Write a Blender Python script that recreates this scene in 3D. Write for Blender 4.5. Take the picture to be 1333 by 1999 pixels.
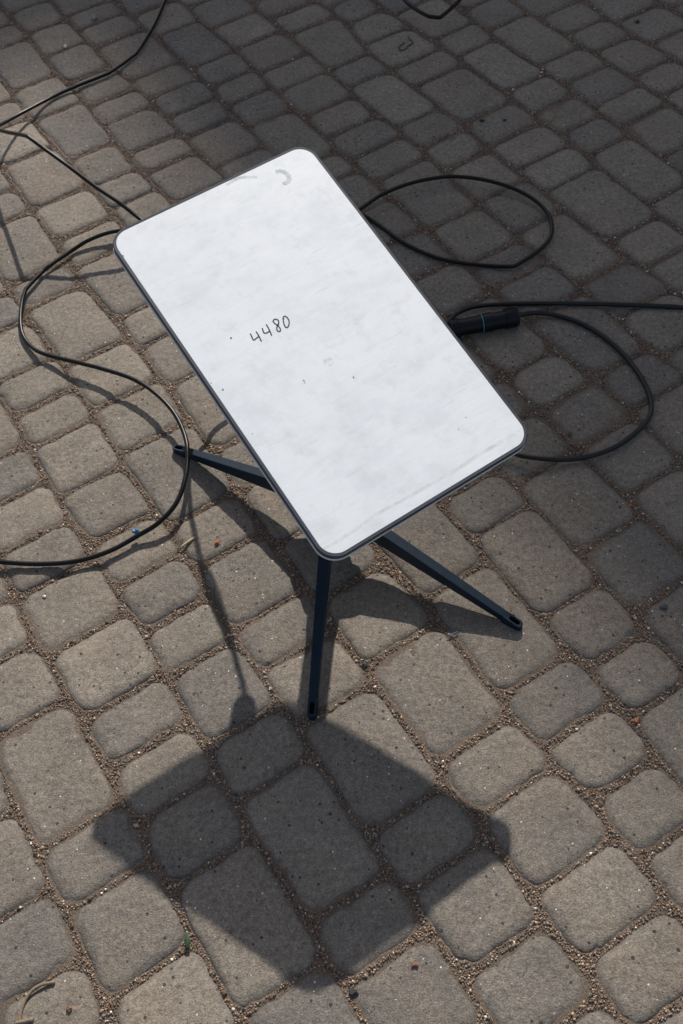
import bpy, bmesh, math, random
import numpy as np
from mathutils import Vector, Matrix, noise as mnoise

# ------------------------------------------------------------------ measured layout (metres)
YAW=0.45620
JOINTS={-12:[(0,-0.9103)],-11:[(0,-0.7912)],-10:[(0,-0.6722)],-9:[(0,-0.5531)],-8:[(0,-0.434)],-7:[(0,-0.315)],-6:[(-0.0148,-0.1959),(0.3852,-0.1996),(0.5392,-0.1986),(0.7091,-0.1969),(1.1091,-0.1959)],-5:[(-0.0824,-0.0768),(0.3176,-0.078),(0.4146,-0.0779),(0.5263,-0.0756),(0.6149,-0.0775),(0.7097,-0.0767),(0.7995,-0.081),(0.8827,-0.085),(0.9691,-0.0792),(1.3691,-0.0768)],-4:[(-0.1299,0.0423),(0.2701,0.044),(0.3635,0.0447),(0.4661,0.0396),(0.5653,0.0436),(0.6652,0.0444),(0.7916,0.0497),(0.8906,0.0468),(1.0115,0.0441),(1.1201,0.043),(1.2191,0.0448),(1.2949,0.0447),(1.6949,0.0423)],-3:[(-0.2418,0.1613),(0.1582,0.1619),(0.2437,0.1625),(0.3313,0.1594),(0.4263,0.1614),(0.5267,0.1622),(0.6258,0.1562),(0.7586,0.1575),(0.8538,0.1601),(0.9773,0.1629),(1.0842,0.1572),(1.1706,0.1603),(1.2694,0.1669),(1.3643,0.1625),(1.4498,0.156),(1.5116,0.1591),(1.6311,0.1574),(2.0311,0.1613)],-2:[(-0.3006,0.2804),(0.0994,0.2831),(0.1802,0.2795),(0.2849,0.2841),(0.4005,0.2815),(0.5527,0.2818),(0.6449,0.2774),(0.7823,0.2861),(0.8723,0.2782),(0.9599,0.2871),(1.059,0.2876),(1.1728,0.2917),(1.2907,0.2879),(1.396,0.2884),(1.5178,0.2735),(1.6781,0.2831),(1.7882,0.2795),(1.9272,0.2846),(2.3272,0.2804)],-1:[(-0.2277,0.3995),(0.1723,0.4155),(0.2582,0.4141),(0.3377,0.4086),(0.4309,0.4041),(0.5292,0.4016),(0.5922,0.4115),(0.662,0.4001),(0.7301,0.4014),(1.748,0.4087),(1.8593,0.4066),(2.0198,0.3961),(2.1278,0.3992),(2.2346,0.4004),(2.6346,0.3995)],0:[(-0.1928,0.5185),(0.2072,0.5221),(0.2933,0.5255),(0.39,0.5282),(0.4827,0.521),(0.6472,0.5243),(1.6244,0.5196),(1.7789,0.5092),(1.9214,0.5144),(2.0496,0.5176),(2.2052,0.5103),(2.4004,0.519),(2.8004,0.5185)],1:[(-0.0295,0.6376),(0.3705,0.6329),(0.5146,0.6344),(0.6302,0.6388),(1.6375,0.6395),(1.7362,0.634),(1.8512,0.634),(1.9499,0.6328),(2.021,0.6348),(2.1537,0.6216),(2.2673,0.6216),(2.4061,0.6216),(2.8061,0.6376)],2:[(0.0817,0.7567),(0.4817,0.758),(0.565,0.7611),(0.6494,0.7536),(0.7446,0.7548),(0.856,0.7594),(1.6665,0.7581),(1.8102,0.7515),(1.9323,0.7657),(2.0026,0.7591),(2.0855,0.7523),(2.1941,0.7577),(2.33,0.7479),(2.73,0.7567)],3:[(0.2061,0.8757),(0.6061,0.872),(0.6898,0.8735),(0.7895,0.8756),(0.8877,0.8648),(1.3994,0.8682),(1.4814,0.8681),(1.5627,0.8652),(1.6737,0.8683),(1.7632,0.8653),(1.8683,0.8688),(1.9731,0.8798),(2.0775,0.8722),(2.1939,0.8692),(2.2649,0.8744),(2.6649,0.8757)],4:[(0.336,0.9948),(0.736,0.999),(0.8159,0.985),(0.9237,0.992),(0.9966,0.9994),(1.1059,0.9855),(1.1721,0.9901),(1.2428,0.9866),(1.3541,0.9926),(1.4421,0.9969),(1.5375,0.9977),(1.6107,0.9896),(1.6939,0.9951),(1.7655,0.9926),(1.8282,0.9976),(1.9693,1.003),(2.1551,0.998),(2.5551,0.9948)],5:[(0.4969,1.1139),(0.8969,1.1176),(0.9839,1.1064),(1.0545,1.1089),(1.1802,1.1044),(1.2739,1.1052),(1.3712,1.103),(1.4783,1.1135),(1.5484,1.1099),(1.6115,1.1062),(1.7108,1.1023),(1.8343,1.1057),(1.9422,1.1299),(2.045,1.1299),(2.445,1.1139)],6:[(0.5722,1.2329),(0.9722,1.2327),(1.0625,1.2301),(1.2113,1.2377),(1.3335,1.2438),(1.4202,1.2391),(1.5117,1.2415),(1.6726,1.2403),(1.7707,1.2432),(1.8676,1.2366),(1.9377,1.2262),(2.3377,1.2329)],7:[(0.6939,1.352),(1.0939,1.3458),(1.187,1.3417),(1.2574,1.3504),(1.3478,1.3489),(1.4367,1.3575),(1.5357,1.3561),(1.7026,1.3509),(1.8107,1.3675),(2.2107,1.352)],8:[(0.8321,1.4711),(1.2321,1.4742),(1.3027,1.4806),(1.3913,1.4773),(1.4896,1.4788),(1.5881,1.4765),(1.7306,1.4733),(2.1306,1.4711)],9:[(0.9596,1.5902),(1.3596,1.5926),(1.426,1.5925),(1.5153,1.5863),(1.5901,1.5918),(1.6582,1.5956),(2.0582,1.5902)],10:[(1.0951,1.7092),(1.4951,1.7184),(1.5767,1.7188),(1.9767,1.7092)],11:[(0,1.8283)],12:[(0,1.9474)],13:[(0,2.0664)]}
CUTS={-12:[-0.7684,-0.6504,-0.5324,-0.4444,-0.3264,-0.2384,-0.1204,0.0536,0.1716,0.2896,0.4076,0.5816,0.6996,0.7876,0.9056,1.0236,1.1116,1.2856,1.4596,1.5776,1.6656,1.7536,1.8416,2.0156,2.1036,2.1916,2.3096,2.3976,2.4856,2.6036,2.6916,2.7796,2.8976,2.9856,3.0736,3.1616,3.2796,3.3976,3.4856],-11:[-0.7632,-0.6452,-0.5272,-0.4392,-0.3512,-0.2332,-0.1152,0.0028,0.1768,0.2948,0.4128,0.5308,0.7048,0.8228,0.9968,1.0848,1.2028,1.3768,1.5508,1.6388,1.8128,1.9868,2.1048,2.2228,2.3108,2.3988,2.4868,2.5748,2.6628,2.8368,2.9248,3.0988,3.1868,3.3048,3.4228],-10:[-0.7715,-0.5975,-0.5095,-0.3915,-0.2735,-0.1555,-0.0375,0.1365,0.2245,0.3425,0.4305,0.5485,0.6665,0.8405,0.9585,1.0765,1.1945,1.2825,1.3705,1.4885,1.5765,1.7505,1.8385,1.9265,2.0145,2.1025,2.1905,2.2785,2.3665,2.4545,2.5425,2.6305,2.7485,2.9225,3.0105,3.0985,3.2165,3.3905,3.4785],-9:[-0.7678,-0.6798,-0.5618,-0.3878,-0.2698,-0.0958,0.0222,0.1962,0.3702,0.4882,0.5762,0.7502,0.9242,1.0982,1.2722,1.3902,1.4782,1.5662,1.6542,1.7422,1.8602,1.9782,2.0662,2.2402,2.3582,2.4462,2.5342,2.6222,2.7102,2.8842,3.0022,3.1762,3.2942,3.4122],-8:[-0.7503,-0.5763,-0.4883,-0.3703,-0.2523,-0.1643,0.0097,0.1837,0.3017,0.4197,0.5377,0.7117,0.8297,1.0037,1.0917,1.2097,1.3277,1.4457,1.6197,1.7077,1.8257,1.9137,2.0017,2.0897,2.1777,2.3517,2.4397,2.6137,2.7877,2.8757,3.0497,3.1677,3.2857,3.3737,3.4617],-7:[-0.8229,-0.7049,-0.6169,-0.5289,-0.4109,-0.3229,-0.2049,-0.0869,0.0871,0.1751,0.2631,0.3511,0.4391,0.5332,0.6512,0.7392,0.8272,0.9452,1.1192,1.2932,1.4672,1.6412,1.7592,1.8472,1.9652,2.0832,2.1712,2.2592,2.3472,2.5212,2.6952,2.8132,2.9012,3.0192,3.1372,3.2252,3.3992,3.5732],-6:[-0.7656,-0.6476,-0.5296,-0.4116,-0.2936,-0.1756,-0.0876,0.0864,0.2604,0.3784,0.4965,0.5841,0.7587,0.8684,0.9564,1.0444,1.1324,1.3064,1.4804,1.5984,1.6864,1.8604,1.9784,2.1524,2.3264,2.4144,2.5024,2.5904,2.6784,2.8524,3.0264,3.2004,3.2884,3.4064],-5:[-0.7708,-0.6528,-0.4788,-0.3048,-0.1308,-0.0128,0.1612,0.2792,0.4519,0.5472,0.631,0.7195,0.834,0.9507,1.036,1.1311,1.2191,1.3931,1.4811,1.5691,1.6571,1.7751,1.8631,1.9511,2.0391,2.1271,2.3011,2.4751,2.5631,2.6811,2.8551,2.9431,3.0311,3.1491,3.2671,3.3551,3.4431],-4:[-0.8195,-0.7015,-0.5835,-0.4955,-0.3775,-0.2895,-0.2015,-0.1135,0.0045,0.1225,0.2405,0.322,0.4979,0.5866,0.7058,0.7907,0.8793,0.9723,1.085,1.203,1.2894,1.3787,1.4959,1.5839,1.6719,1.7599,1.8779,2.0519,2.1399,2.2579,2.3759,2.4639,2.5519,2.6699,2.7579,2.8459,2.9339,3.1079,3.2259,3.3139,3.4019],-3:[-0.7984,-0.6804,-0.5064,-0.3324,-0.1584,-0.0404,0.0776,0.1763,0.2871,0.3721,0.545,0.643,0.7196,0.8432,0.9346,1.1055,1.22,1.3402,1.5166,1.5969,1.7748,1.8651,2.0391,2.1271,2.2151,2.3331,2.5071,2.6251,2.7131,2.8871,3.0051,3.1791,3.2971,3.3851,3.4731],-2:[-0.7969,-0.6789,-0.5909,-0.4729,-0.3549,-0.1809,-0.0929,0.0251,0.1131,0.2039,0.3143,0.3984,0.5694,0.6926,0.8106,0.9268,1.0231,1.19,1.3058,1.393,1.5667,1.6593,1.7777,1.9486,2.077,2.165,2.339,2.513,2.601,2.689,2.807,2.981,3.069,3.243,3.417],-1:[-0.8649,-0.7469,-0.6289,-0.5409,-0.4229,-0.3349,-0.2469,-0.1289,-0.0409,0.0771,0.1651,0.2529,0.3392,0.427,0.6087,0.7827,0.9007,1.0747,1.1627,1.2807,1.3987,1.5919,1.6806,1.7687,1.8799,2.0586,2.1914,2.3764,2.4644,2.5524,2.6704,2.7584,2.8764,3.0504,3.1384,3.2264,3.3444,3.4624],0:[-0.9208,-0.7468,-0.6288,-0.5108,-0.3368,-0.2188,-0.0448,0.0732,0.1912,0.3092,0.3951,0.4898,0.6536,0.7336,0.8516,1.0256,1.1436,1.2316,1.3496,1.4376,1.6177,1.7399,1.8205,1.9468,2.0284,2.1418,2.2725,2.393,2.511,2.685,2.803,2.921,3.009,3.183,3.271,3.445],1:[-0.7739,-0.6559,-0.4819,-0.3939,-0.2759,-0.1579,-0.0399,0.1341,0.3081,0.4261,0.5422,0.694,0.795,0.883,1.057,1.145,1.263,1.351,1.469,1.5705,1.672,1.7937,1.8791,1.9696,2.0588,2.2342,2.3285,2.406,2.524,2.612,2.73,2.818,2.906,3.024,3.142,3.23,3.404],2:[-0.7943,-0.7063,-0.5883,-0.4143,-0.3263,-0.2083,-0.1203,-0.0023,0.1717,0.2897,0.3777,0.4657,0.5837,0.6943,0.7884,0.8793,1.0496,1.1602,1.2642,1.3744,1.4865,1.5621,1.7448,1.8418,1.9236,2.0121,2.1828,2.3,2.388,2.562,2.65,2.768,2.856,2.944,3.118,3.206,3.294,3.412],3:[-0.9052,-0.7312,-0.5572,-0.4392,-0.3512,-0.1772,-0.0032,0.1148,0.2328,0.3508,0.4688,0.5868,0.7048,0.7923,0.9595,1.0532,1.1326,1.2535,1.4344,1.5204,1.6085,1.7004,1.8171,1.9025,2.0198,2.131,2.249,2.337,2.425,2.543,2.631,2.719,2.807,2.895,3.013,3.101,3.189,3.277,3.365,3.539],4:[-0.7604,-0.6424,-0.5244,-0.4064,-0.2324,-0.1444,-0.0564,0.0616,0.1796,0.2976,0.4156,0.5896,0.7636,0.8724,0.9736,1.1481,1.2606,1.3777,1.4626,1.5512,1.7308,1.8141,1.9899,2.0779,2.1659,2.2539,2.3719,2.5459,2.6339,2.7519,2.8699,2.9579,3.1319,3.3059,3.3939,3.4819],5:[-0.7688,-0.6508,-0.5328,-0.4448,-0.3268,-0.2088,-0.0908,-0.0028,0.1152,0.2032,0.3212,0.4392,0.5572,0.6452,0.7332,0.8512,0.9392,1.0295,1.2059,1.2932,1.384,1.4759,1.6457,1.7278,1.8479,1.9414,2.0294,2.1174,2.2354,2.3234,2.4414,2.5294,2.6474,2.8214,2.9094,2.9974,3.0854,3.2594,3.3774,3.4954],6:[-0.7512,-0.6332,-0.5152,-0.3972,-0.2792,-0.1612,-0.0432,0.0448,0.1328,0.3068,0.4808,0.5988,0.7168,0.8908,1.0648,1.2433,1.3311,1.4164,1.509,1.6804,1.7682,1.9106,1.9986,2.1166,2.2346,2.3526,2.4406,2.5286,2.6466,2.7346,2.8226,2.9966,3.0846,3.2026,3.3206,3.4946],7:[-0.8897,-0.7157,-0.5977,-0.4237,-0.3357,-0.2177,-0.0997,0.0743,0.2483,0.3663,0.4843,0.6583,0.7763,0.8643,1.0383,1.1563,1.2743,1.3602,1.4564,1.5426,1.7186,1.8238,1.9118,2.0298,2.1178,2.2918,2.3798,2.4678,2.5858,2.7038,2.7918,2.9098,3.0278,3.1158,3.2038,3.2918,3.4098],8:[-0.7555,-0.6675,-0.5495,-0.4315,-0.3135,-0.1955,-0.0775,0.0405,0.1585,0.3325,0.4505,0.5685,0.6865,0.8045,0.8925,1.0105,1.1285,1.3025,1.39,1.506,1.5984,1.6864,1.8604,1.9784,2.0664,2.1544,2.2424,2.3304,2.4184,2.5924,2.7104,2.7984,2.9164,3.0344,3.1224,3.2104,3.2984,3.4724],9:[-0.8577,-0.6837,-0.5657,-0.4777,-0.3597,-0.2417,-0.1537,-0.0657,0.1083,0.2263,0.3443,0.4323,0.5503,0.7243,0.8423,0.9603,1.1343,1.2523,1.3403,1.4583,1.5654,1.6834,1.7714,1.8894,2.0634,2.2374,2.3254,2.4134,2.5314,2.6494,2.7674,2.8854,2.9734,3.0614,3.1494,3.2374,3.3554,3.4734],10:[-0.8443,-0.7263,-0.6083,-0.4903,-0.3723,-0.1983,-0.0803,0.0077,0.1257,0.2137,0.3017,0.3897,0.5077,0.6257,0.7437,0.8617,0.9497,1.0677,1.2417,1.3297,1.4177,1.5357,1.6537,1.7717,1.8897,1.9777,2.0657,2.1537,2.2417,2.3297,2.5037,2.5917,2.6797,2.7677,2.8857,3.0037,3.0917,3.1797,3.2677,3.3857,3.5597],11:[-0.8284,-0.7104,-0.5924,-0.4744,-0.3564,-0.2684,-0.1804,-0.0924,-0.0044,0.1136,0.2016,0.3756,0.4936,0.6116,0.7296,0.8476,0.9356,1.0536,1.1716,1.3456,1.4636,1.6376,1.7256,1.8436,1.9316,2.1056,2.1936,2.3116,2.3996,2.5176,2.6056,2.6936,2.7816,2.8996,3.0736,3.1616,3.2496,3.3376,3.4556],12:[-0.8073,-0.6333,-0.5453,-0.3713,-0.2533,-0.0793,0.0387,0.2127,0.3007,0.4187,0.5367,0.6247,0.7427,0.8607,0.9787,1.0967,1.2707,1.4447,1.5627,1.7367,1.9107,1.9987,2.0867,2.1747,2.2627,2.3507,2.4687,2.5567,2.7307,2.8187,2.9927,3.1107,3.2847,3.3727,3.4907]}
CABLE_A=[(-0.2278,2.5743,0.0060,0),(-0.2413,2.5041,0.0060,0),(-0.2579,2.4371,0.0060,0),(-0.2850,2.3300,0.0060,0),(-0.3259,2.2212,0.0060,1),(-0.3861,2.1571,0.0060,1),(-0.4669,2.1177,0.0060,0),(-0.5154,2.0845,0.0080,0),(-0.5669,2.0164,0.0240,0),(-0.5918,1.9555,0.0450,0),(-0.5975,1.9036,0.0700,1),(-0.5587,1.8389,0.1000,0),(-0.5185,1.7778,0.1300,0),(-0.4912,1.7362,0.1500,1),(-0.4584,1.7078,0.1350,0),(-0.4228,1.6759,0.1200,0),(-0.3738,1.6349,0.0940,0),(-0.3369,1.6084,0.0750,0),(-0.3030,1.5809,0.0550,0),(-0.2492,1.5259,0.0400,0),(-0.1575,1.5289,0.0200,0),(-0.0488,1.5935,0.0100,0),(0.0323,1.6250,0.0060,0),(0.0800,1.6073,0.0050,0),(0.1162,1.5634,0.0050,0),(0.1396,1.5331,0.0040,0),(0.1795,1.4743,0.0040,0),(0.2288,1.4265,0.0040,0),(0.2715,1.4030,0.0040,0),(0.3237,1.3847,0.0040,0),(0.3610,1.3738,0.0060,1),(0.4111,1.4052,0.0060,0),(0.4392,1.4348,0.0060,0),(0.4502,1.4672,0.0070,0),(0.4495,1.5026,0.0080,0),(0.4315,1.5441,0.0100,0),(0.4000,1.5801,0.0120,0),(0.3567,1.6098,0.0140,0),(0.3106,1.6277,0.0160,0),(0.2716,1.6316,0.0180,0),(0.2106,1.6201,0.0220,0),(0.1531,1.5927,0.0260,0),(0.1082,1.5595,0.0260,0),(0.0536,1.5306,0.0200,0),(-0.0381,1.4686,0.0150,0),(-0.1425,1.4644,0.0120,0),(-0.2358,1.5394,0.0120,0),(-0.3127,1.5952,0.0150,0),(-0.3596,1.6003,0.0160,0),(-0.4065,1.5907,0.0120,0),(-0.4446,1.5715,0.0060,1),(-0.4833,1.5360,0.0070,0),(-0.5025,1.5103,0.0080,0),(-0.5219,1.4782,0.0090,1),(-0.5269,1.4473,0.0070,0),(-0.5267,1.4017,0.0060,0),(-0.5190,1.3615,0.0060,0),(-0.4975,1.3240,0.0080,0),(-0.4726,1.3017,0.0110,0),(-0.4201,1.2694,0.0170,0),(-0.3693,1.2388,0.0220,0),(-0.3155,1.2020,0.0260,0),(-0.2806,1.1653,0.0280,0),(-0.2513,1.1211,0.0280,0),(-0.2338,1.0755,0.0270,0),(-0.2271,1.0314,0.0280,0),(-0.2314,0.9820,0.0270,0),(-0.2466,0.9389,0.0220,0),(-0.2756,0.9094,0.0160,0),(-0.3081,0.8951,0.0100,0),(-0.3507,0.8745,0.0090,0),(-0.4008,0.8646,0.0080,0),(-0.4550,0.8676,0.0080,0),(-0.5178,0.8810,0.0080,0),(-0.5749,0.8994,0.0060,0),(-0.6833,0.9433,0.0050,0)]
CABLE_D=[(0.7651,1.1721,0.0050,0),(0.6877,1.1988,0.0050,0),(0.6189,1.2216,0.0050,0),(0.5098,1.2496,0.0050,0),(0.4001,1.2727,0.0050,0),(0.3398,1.2827,0.0050,0),(0.2777,1.2858,0.0070,0),(0.2427,1.2748,0.0080,0),(0.2163,1.2496,0.0080,0),(0.1888,1.2320,0.0060,0),(0.1353,1.1649,0.0050,0),(0.0709,1.1302,0.0050,0),(0.0256,1.1844,0.0050,0),(0.0619,1.2749,0.0050,0),(0.1400,1.2595,0.0060,0),(0.1978,1.2331,0.0130,0),(0.2260,1.2343,0.0152,0)]
CABLE_E=[(0.3398,1.2429,0.0152,0),(0.3586,1.2478,0.0120,0),(0.3858,1.2492,0.0070,0),(0.4256,1.2302,0.0050,0),(0.4608,1.1954,0.0050,0),(0.4902,1.1422,0.0050,0),(0.5071,1.0807,0.0060,0),(0.5095,1.0304,0.0060,0),(0.4987,0.9978,0.0060,0),(0.4680,0.9684,0.0060,0),(0.4297,0.9452,0.0070,0),(0.3869,0.9334,0.0080,0),(0.3469,0.9324,0.0100,0),(0.3016,0.9424,0.0120,0),(0.2748,0.9550,0.0120,0),(0.2316,0.9912,0.0080,0),(0.1794,1.0667,0.0050,0),(0.1206,1.1214,0.0050,0),(0.0622,1.2015,0.0050,0),(-0.0224,1.2288,0.0050,0),(-0.0863,1.1926,0.0050,0),(-0.1326,1.1485,0.0200,0),(-0.1544,1.1519,0.0350,0),(-0.1705,1.1692,0.0600,0),(-0.1801,1.1855,0.0900,0),(-0.1841,1.2097,0.1300,0),(-0.1794,1.2356,0.1800,0),(-0.1650,1.2154,0.2150,0),(-0.1504,1.1859,0.2350,0),(-0.1372,1.1651,0.2470,0),(-0.1181,1.1243,0.2600,0),(-0.0985,1.0846,0.2720,0),(-0.0887,1.0546,0.2800,0),(-0.0799,1.0284,0.2870,0),(-0.0768,1.0146,0.2920,0)]
CABLE_F=[(0.2816,2.3952,0.0300,0),(0.2858,2.3127,0.0300,0),(0.2918,2.2550,0.0300,0),(0.3135,2.2058,0.0300,0),(0.3351,2.1747,0.0300,1),(0.3575,2.1649,0.0300,1),(0.3963,2.2176,0.0220,0),(0.4191,2.2487,0.0200,0),(0.4839,2.3436,0.0120,0),(0.5758,2.4397,0.0060,0)]
CONN=((0.2218,1.2301,0.0165),(0.3406,1.2390,0.0165))
PLUG=(-0.0768,1.0146,0.2920)
PLUG_END=(-0.0798,1.0020,0.3000)
DISH_M=[[0.885907, -0.444363, 0.133081], [0.463841, 0.845813, -0.263537], [0.004544, 0.295197, 0.955425]]
DISH_C=(-0.0022,0.9125,0.3589)
DISH_W=0.30349;DISH_L=.513
LEG_ANG=[-1.76881, -0.71236, 1.37278, 2.46224];LEG_LEN=[0.3079, 0.318, 0.3079, 0.3075]
HUB=(-0.0145,0.8672);LEG_R=0.3059;LEG_A=-1.77213;LEG_B=1.06695
DIGITS=[[(-0.0688,0.0444),(-0.0696,0.0388),(-0.0700,0.0346),(-0.0660,0.0350),(-0.0617,0.0355)],[(-0.0612,0.0433),(-0.0616,0.0356),(-0.0625,0.0305),(-0.0626,0.0279)],[(-0.0521,0.0436),(-0.0535,0.0384),(-0.0537,0.0367),(-0.0522,0.0351),(-0.0494,0.0348),(-0.0466,0.0353)],[(-0.0450,0.0454),(-0.0456,0.0393),(-0.0466,0.0334),(-0.0478,0.0280)],[(-0.0307,0.0385),(-0.0333,0.0371),(-0.0347,0.0393),(-0.0355,0.0429),(-0.0352,0.0450),(-0.0330,0.0462),(-0.0306,0.0453),(-0.0293,0.0428),(-0.0303,0.0397),(-0.0335,0.0371),(-0.0362,0.0349),(-0.0377,0.0320),(-0.0374,0.0294),(-0.0356,0.0284),(-0.0340,0.0298),(-0.0333,0.0331),(-0.0338,0.0365),(-0.0345,0.0381)],[(-0.0222,0.0403),(-0.0223,0.0423),(-0.0205,0.0435),(-0.0186,0.0432),(-0.0175,0.0398),(-0.0182,0.0349),(-0.0212,0.0306),(-0.0246,0.0284),(-0.0263,0.0292),(-0.0263,0.0328),(-0.0245,0.0379),(-0.0223,0.0423)]]
SMUDGES=[[(0.0210,0.2477),(0.0328,0.2497),(0.0402,0.2497),(0.0465,0.2479),(0.0546,0.2438),(0.0629,0.2383)],[(0.0881,0.2341),(0.0958,0.2308),(0.0993,0.2246),(0.0985,0.2168),(0.0931,0.2123),(0.0862,0.2134)]]
SPECKS=[(-0.1378,-0.0043),(-0.1452,0.0106),(-0.0475,-0.0441),(-0.0479,-0.0471),(0.0070,-0.0719),(-0.0923,0.0511),(0.0943,-0.1881),(0.0774,-0.1963),(-0.1382,-0.0722),(-0.1465,0.2205),(-0.1463,0.2195),(0.0598,-0.0788),(0.0595,-0.0861)]
STAIN=[(-0.0074,-0.0378)]
CAM_R=[[0.99152, -0.1061452, -0.0749758], [0.1299545, 0.809861, 0.5720463], [-0.0, -0.5769387, 0.8167874]];CAM_H=1.26860;CAM_F=2000.227
SUN=(0.29256,1.40722,1.0)
TWIG_P=[(-0.4414,0.2416,0.0000),(-0.4420,0.2492,0.0000),(-0.4383,0.2634,0.0000),(-0.4306,0.2746,-0.0000),(-0.4201,0.2800,0.0000),(-0.4033,0.2813,0.0000)]
TWIG2_P=[(-0.4456,0.2426,0.0000),(-0.4262,0.2441,0.0000)]
STRAW_P=[(-0.2467,0.8678,0.0000),(-0.2215,0.8844,0.0000)]
LEAF_P=[(-0.2461,0.3167,0.0000),(-0.2459,0.2976,0.0000)]
WIRE_P=[(0.2838,2.1560,0.0000),(0.2872,2.1405,0.0000),(0.2910,2.1272,0.0000),(0.2796,2.1195,0.0000),(0.2710,2.1072,0.0000),(0.2617,2.1053,0.0000),(0.2576,2.1165,0.0000),(0.2659,2.1269,0.0000),(0.2736,2.1334,0.0000)]
THREAD_P=[(0.1221,0.6632,0.0000),(0.1387,0.6680,0.0000)]
SCRAP_P=[(-0.3121,0.9015,0.0000)]
PEBBLES=[(-0.1902,0.8682,0.0035,'o'),(-0.3101,0.4562,0.0028,'p'),(-0.4488,0.8142,0.0024,'w'),(-0.0576,0.2286,0.0042,'k'),(0.0156,0.2498,0.0030,'b'),(-0.4914,2.3004,0.0040,'w'),(-0.4269,2.4045,0.0070,'f'),(0.4255,0.8405,0.0030,'o'),(0.3432,0.5068,0.0032,'o'),(-0.4206,0.6442,0.0020,'b'),(0.4316,1.8082,0.0030,'k'),(0.3870,1.8162,0.0040,'k'),(0.4391,2.1758,0.0030,'g'),(0.3706,0.9878,0.0030,'t'),(0.0044,0.6367,0.0040,'k'),(0.3620,0.5606,0.0012,'w'),(-0.4632,0.9330,0.0030,'b'),(0.4248,0.6637,0.0040,'t'),(-0.3849,0.2505,0.0030,'b'),(0.7819,2.0946,0.0040,'k')]
SHADE=(0.619,0.572)
SHADE_OFF=-.06
PEB_LABELS=['bright orange pebble on the paver right of the straw', 'peach coloured pebble in the joint left of the panel shadow', 'white chip on the paver below the cable loop at the left', 'dark grey pebble in the joint just below the panel shadow tip', 'reddish brown pebble on the paver right of the panel shadow tip', 'small white chip on a dark paver in the top left corner', 'pale flake of grit between dark pavers at the top left edge', 'orange chip in the joint at the right edge, below the thick cable loop', 'brick red sliver in a joint at the lower right edge', 'brown crumb at the left edge beside the large lower left paver', 'dark crumb in a shaded joint above the right cable loop', 'black crumb in a shaded joint between the black cable bend and the right loop', 'green glassy chip beside the black cable bend at the top', 'slate flake inside the thick cable loop on the right', 'black crumb in the joint between the two front legs', 'white chip on the wide paver below the right-hand leg', 'brown crumb on a paver near the left edge above the leg height', 'slate chip on the paver at the right edge beside the shade', 'reddish crumb on the paver right of the curved dry stalk', 'black crumb on the dark paver in the top right corner']
T2 = np.array([-math.sin(YAW), math.cos(YAW)])   # direction the paver courses run in
N2 = np.array([math.cos(YAW), math.sin(YAW)])    # across the courses

# ------------------------------------------------------------------ camera, sky, sun, exposure
for o in list(bpy.data.objects): bpy.data.objects.remove(o)
scene = bpy.context.scene
COL = scene.collection
cam = bpy.data.cameras.new('camera'); camo = bpy.data.objects.new('camera', cam); COL.objects.link(camo)
cam.sensor_fit = 'VERTICAL'; cam.sensor_height = 36.0; cam.sensor_width = 24.0
cam.lens = CAM_F / 1999 * 36; cam.clip_start = 0.02; cam.clip_end = 500
m3 = Matrix(CAM_R).transposed()
camo.matrix_world = Matrix.Translation((0, 0, CAM_H)) @ m3.to_4x4()
cam.dof.use_dof = True; cam.dof.focus_distance = 1.36; cam.dof.aperture_fstop = 16.0
scene.camera = camo
world = bpy.data.worlds.new('World'); scene.world = world; world.use_nodes = True
wn = world.node_tree.nodes; wl = world.node_tree.links; wn.clear()
sky = wn.new('ShaderNodeTexSky'); sky.sky_type = 'NISHITA'; sky.sun_disc = False
bg = wn.new('ShaderNodeBackground'); wo = wn.new('ShaderNodeOutputWorld')
wl.new(sky.outputs[0], bg.inputs[0]); wl.new(bg.outputs[0], wo.inputs[0])
bg.inputs[1].default_value = 0.122
hz = wn.new('ShaderNodeMix'); hz.data_type = 'RGBA'; hz.inputs[0].default_value = .35; hz.inputs[7].default_value = (2.2, 2.1, 1.95, 1)   # thin white haze over the blue
wl.new(sky.outputs[0], hz.inputs[6]); wl.new(hz.outputs[2], bg.inputs[0])
sdir = Vector(SUN).normalized()
elev = math.asin(sdir.z); azi = math.atan2(sdir.x, sdir.y)
sky.sun_elevation = elev; sky.sun_rotation = azi
sky.air_density = 1.0; sky.dust_density = 2.0; sky.ozone_density = 1.0
sl = bpy.data.lights.new('sun', 'SUN'); sl.energy = 4.4; sl.angle = math.radians(0.70); sl.color = (1.0, 0.945, 0.865)
so = bpy.data.objects.new('sun', sl); COL.objects.link(so)
so.rotation_euler = sdir.to_track_quat('Z', 'Y').to_euler(); so.location = (2, 6, 6)
scene.view_settings.view_transform = 'Standard'; scene.view_settings.look = 'None'
scene.view_settings.gamma = 1.0; scene.view_settings.exposure = 0.34

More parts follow.
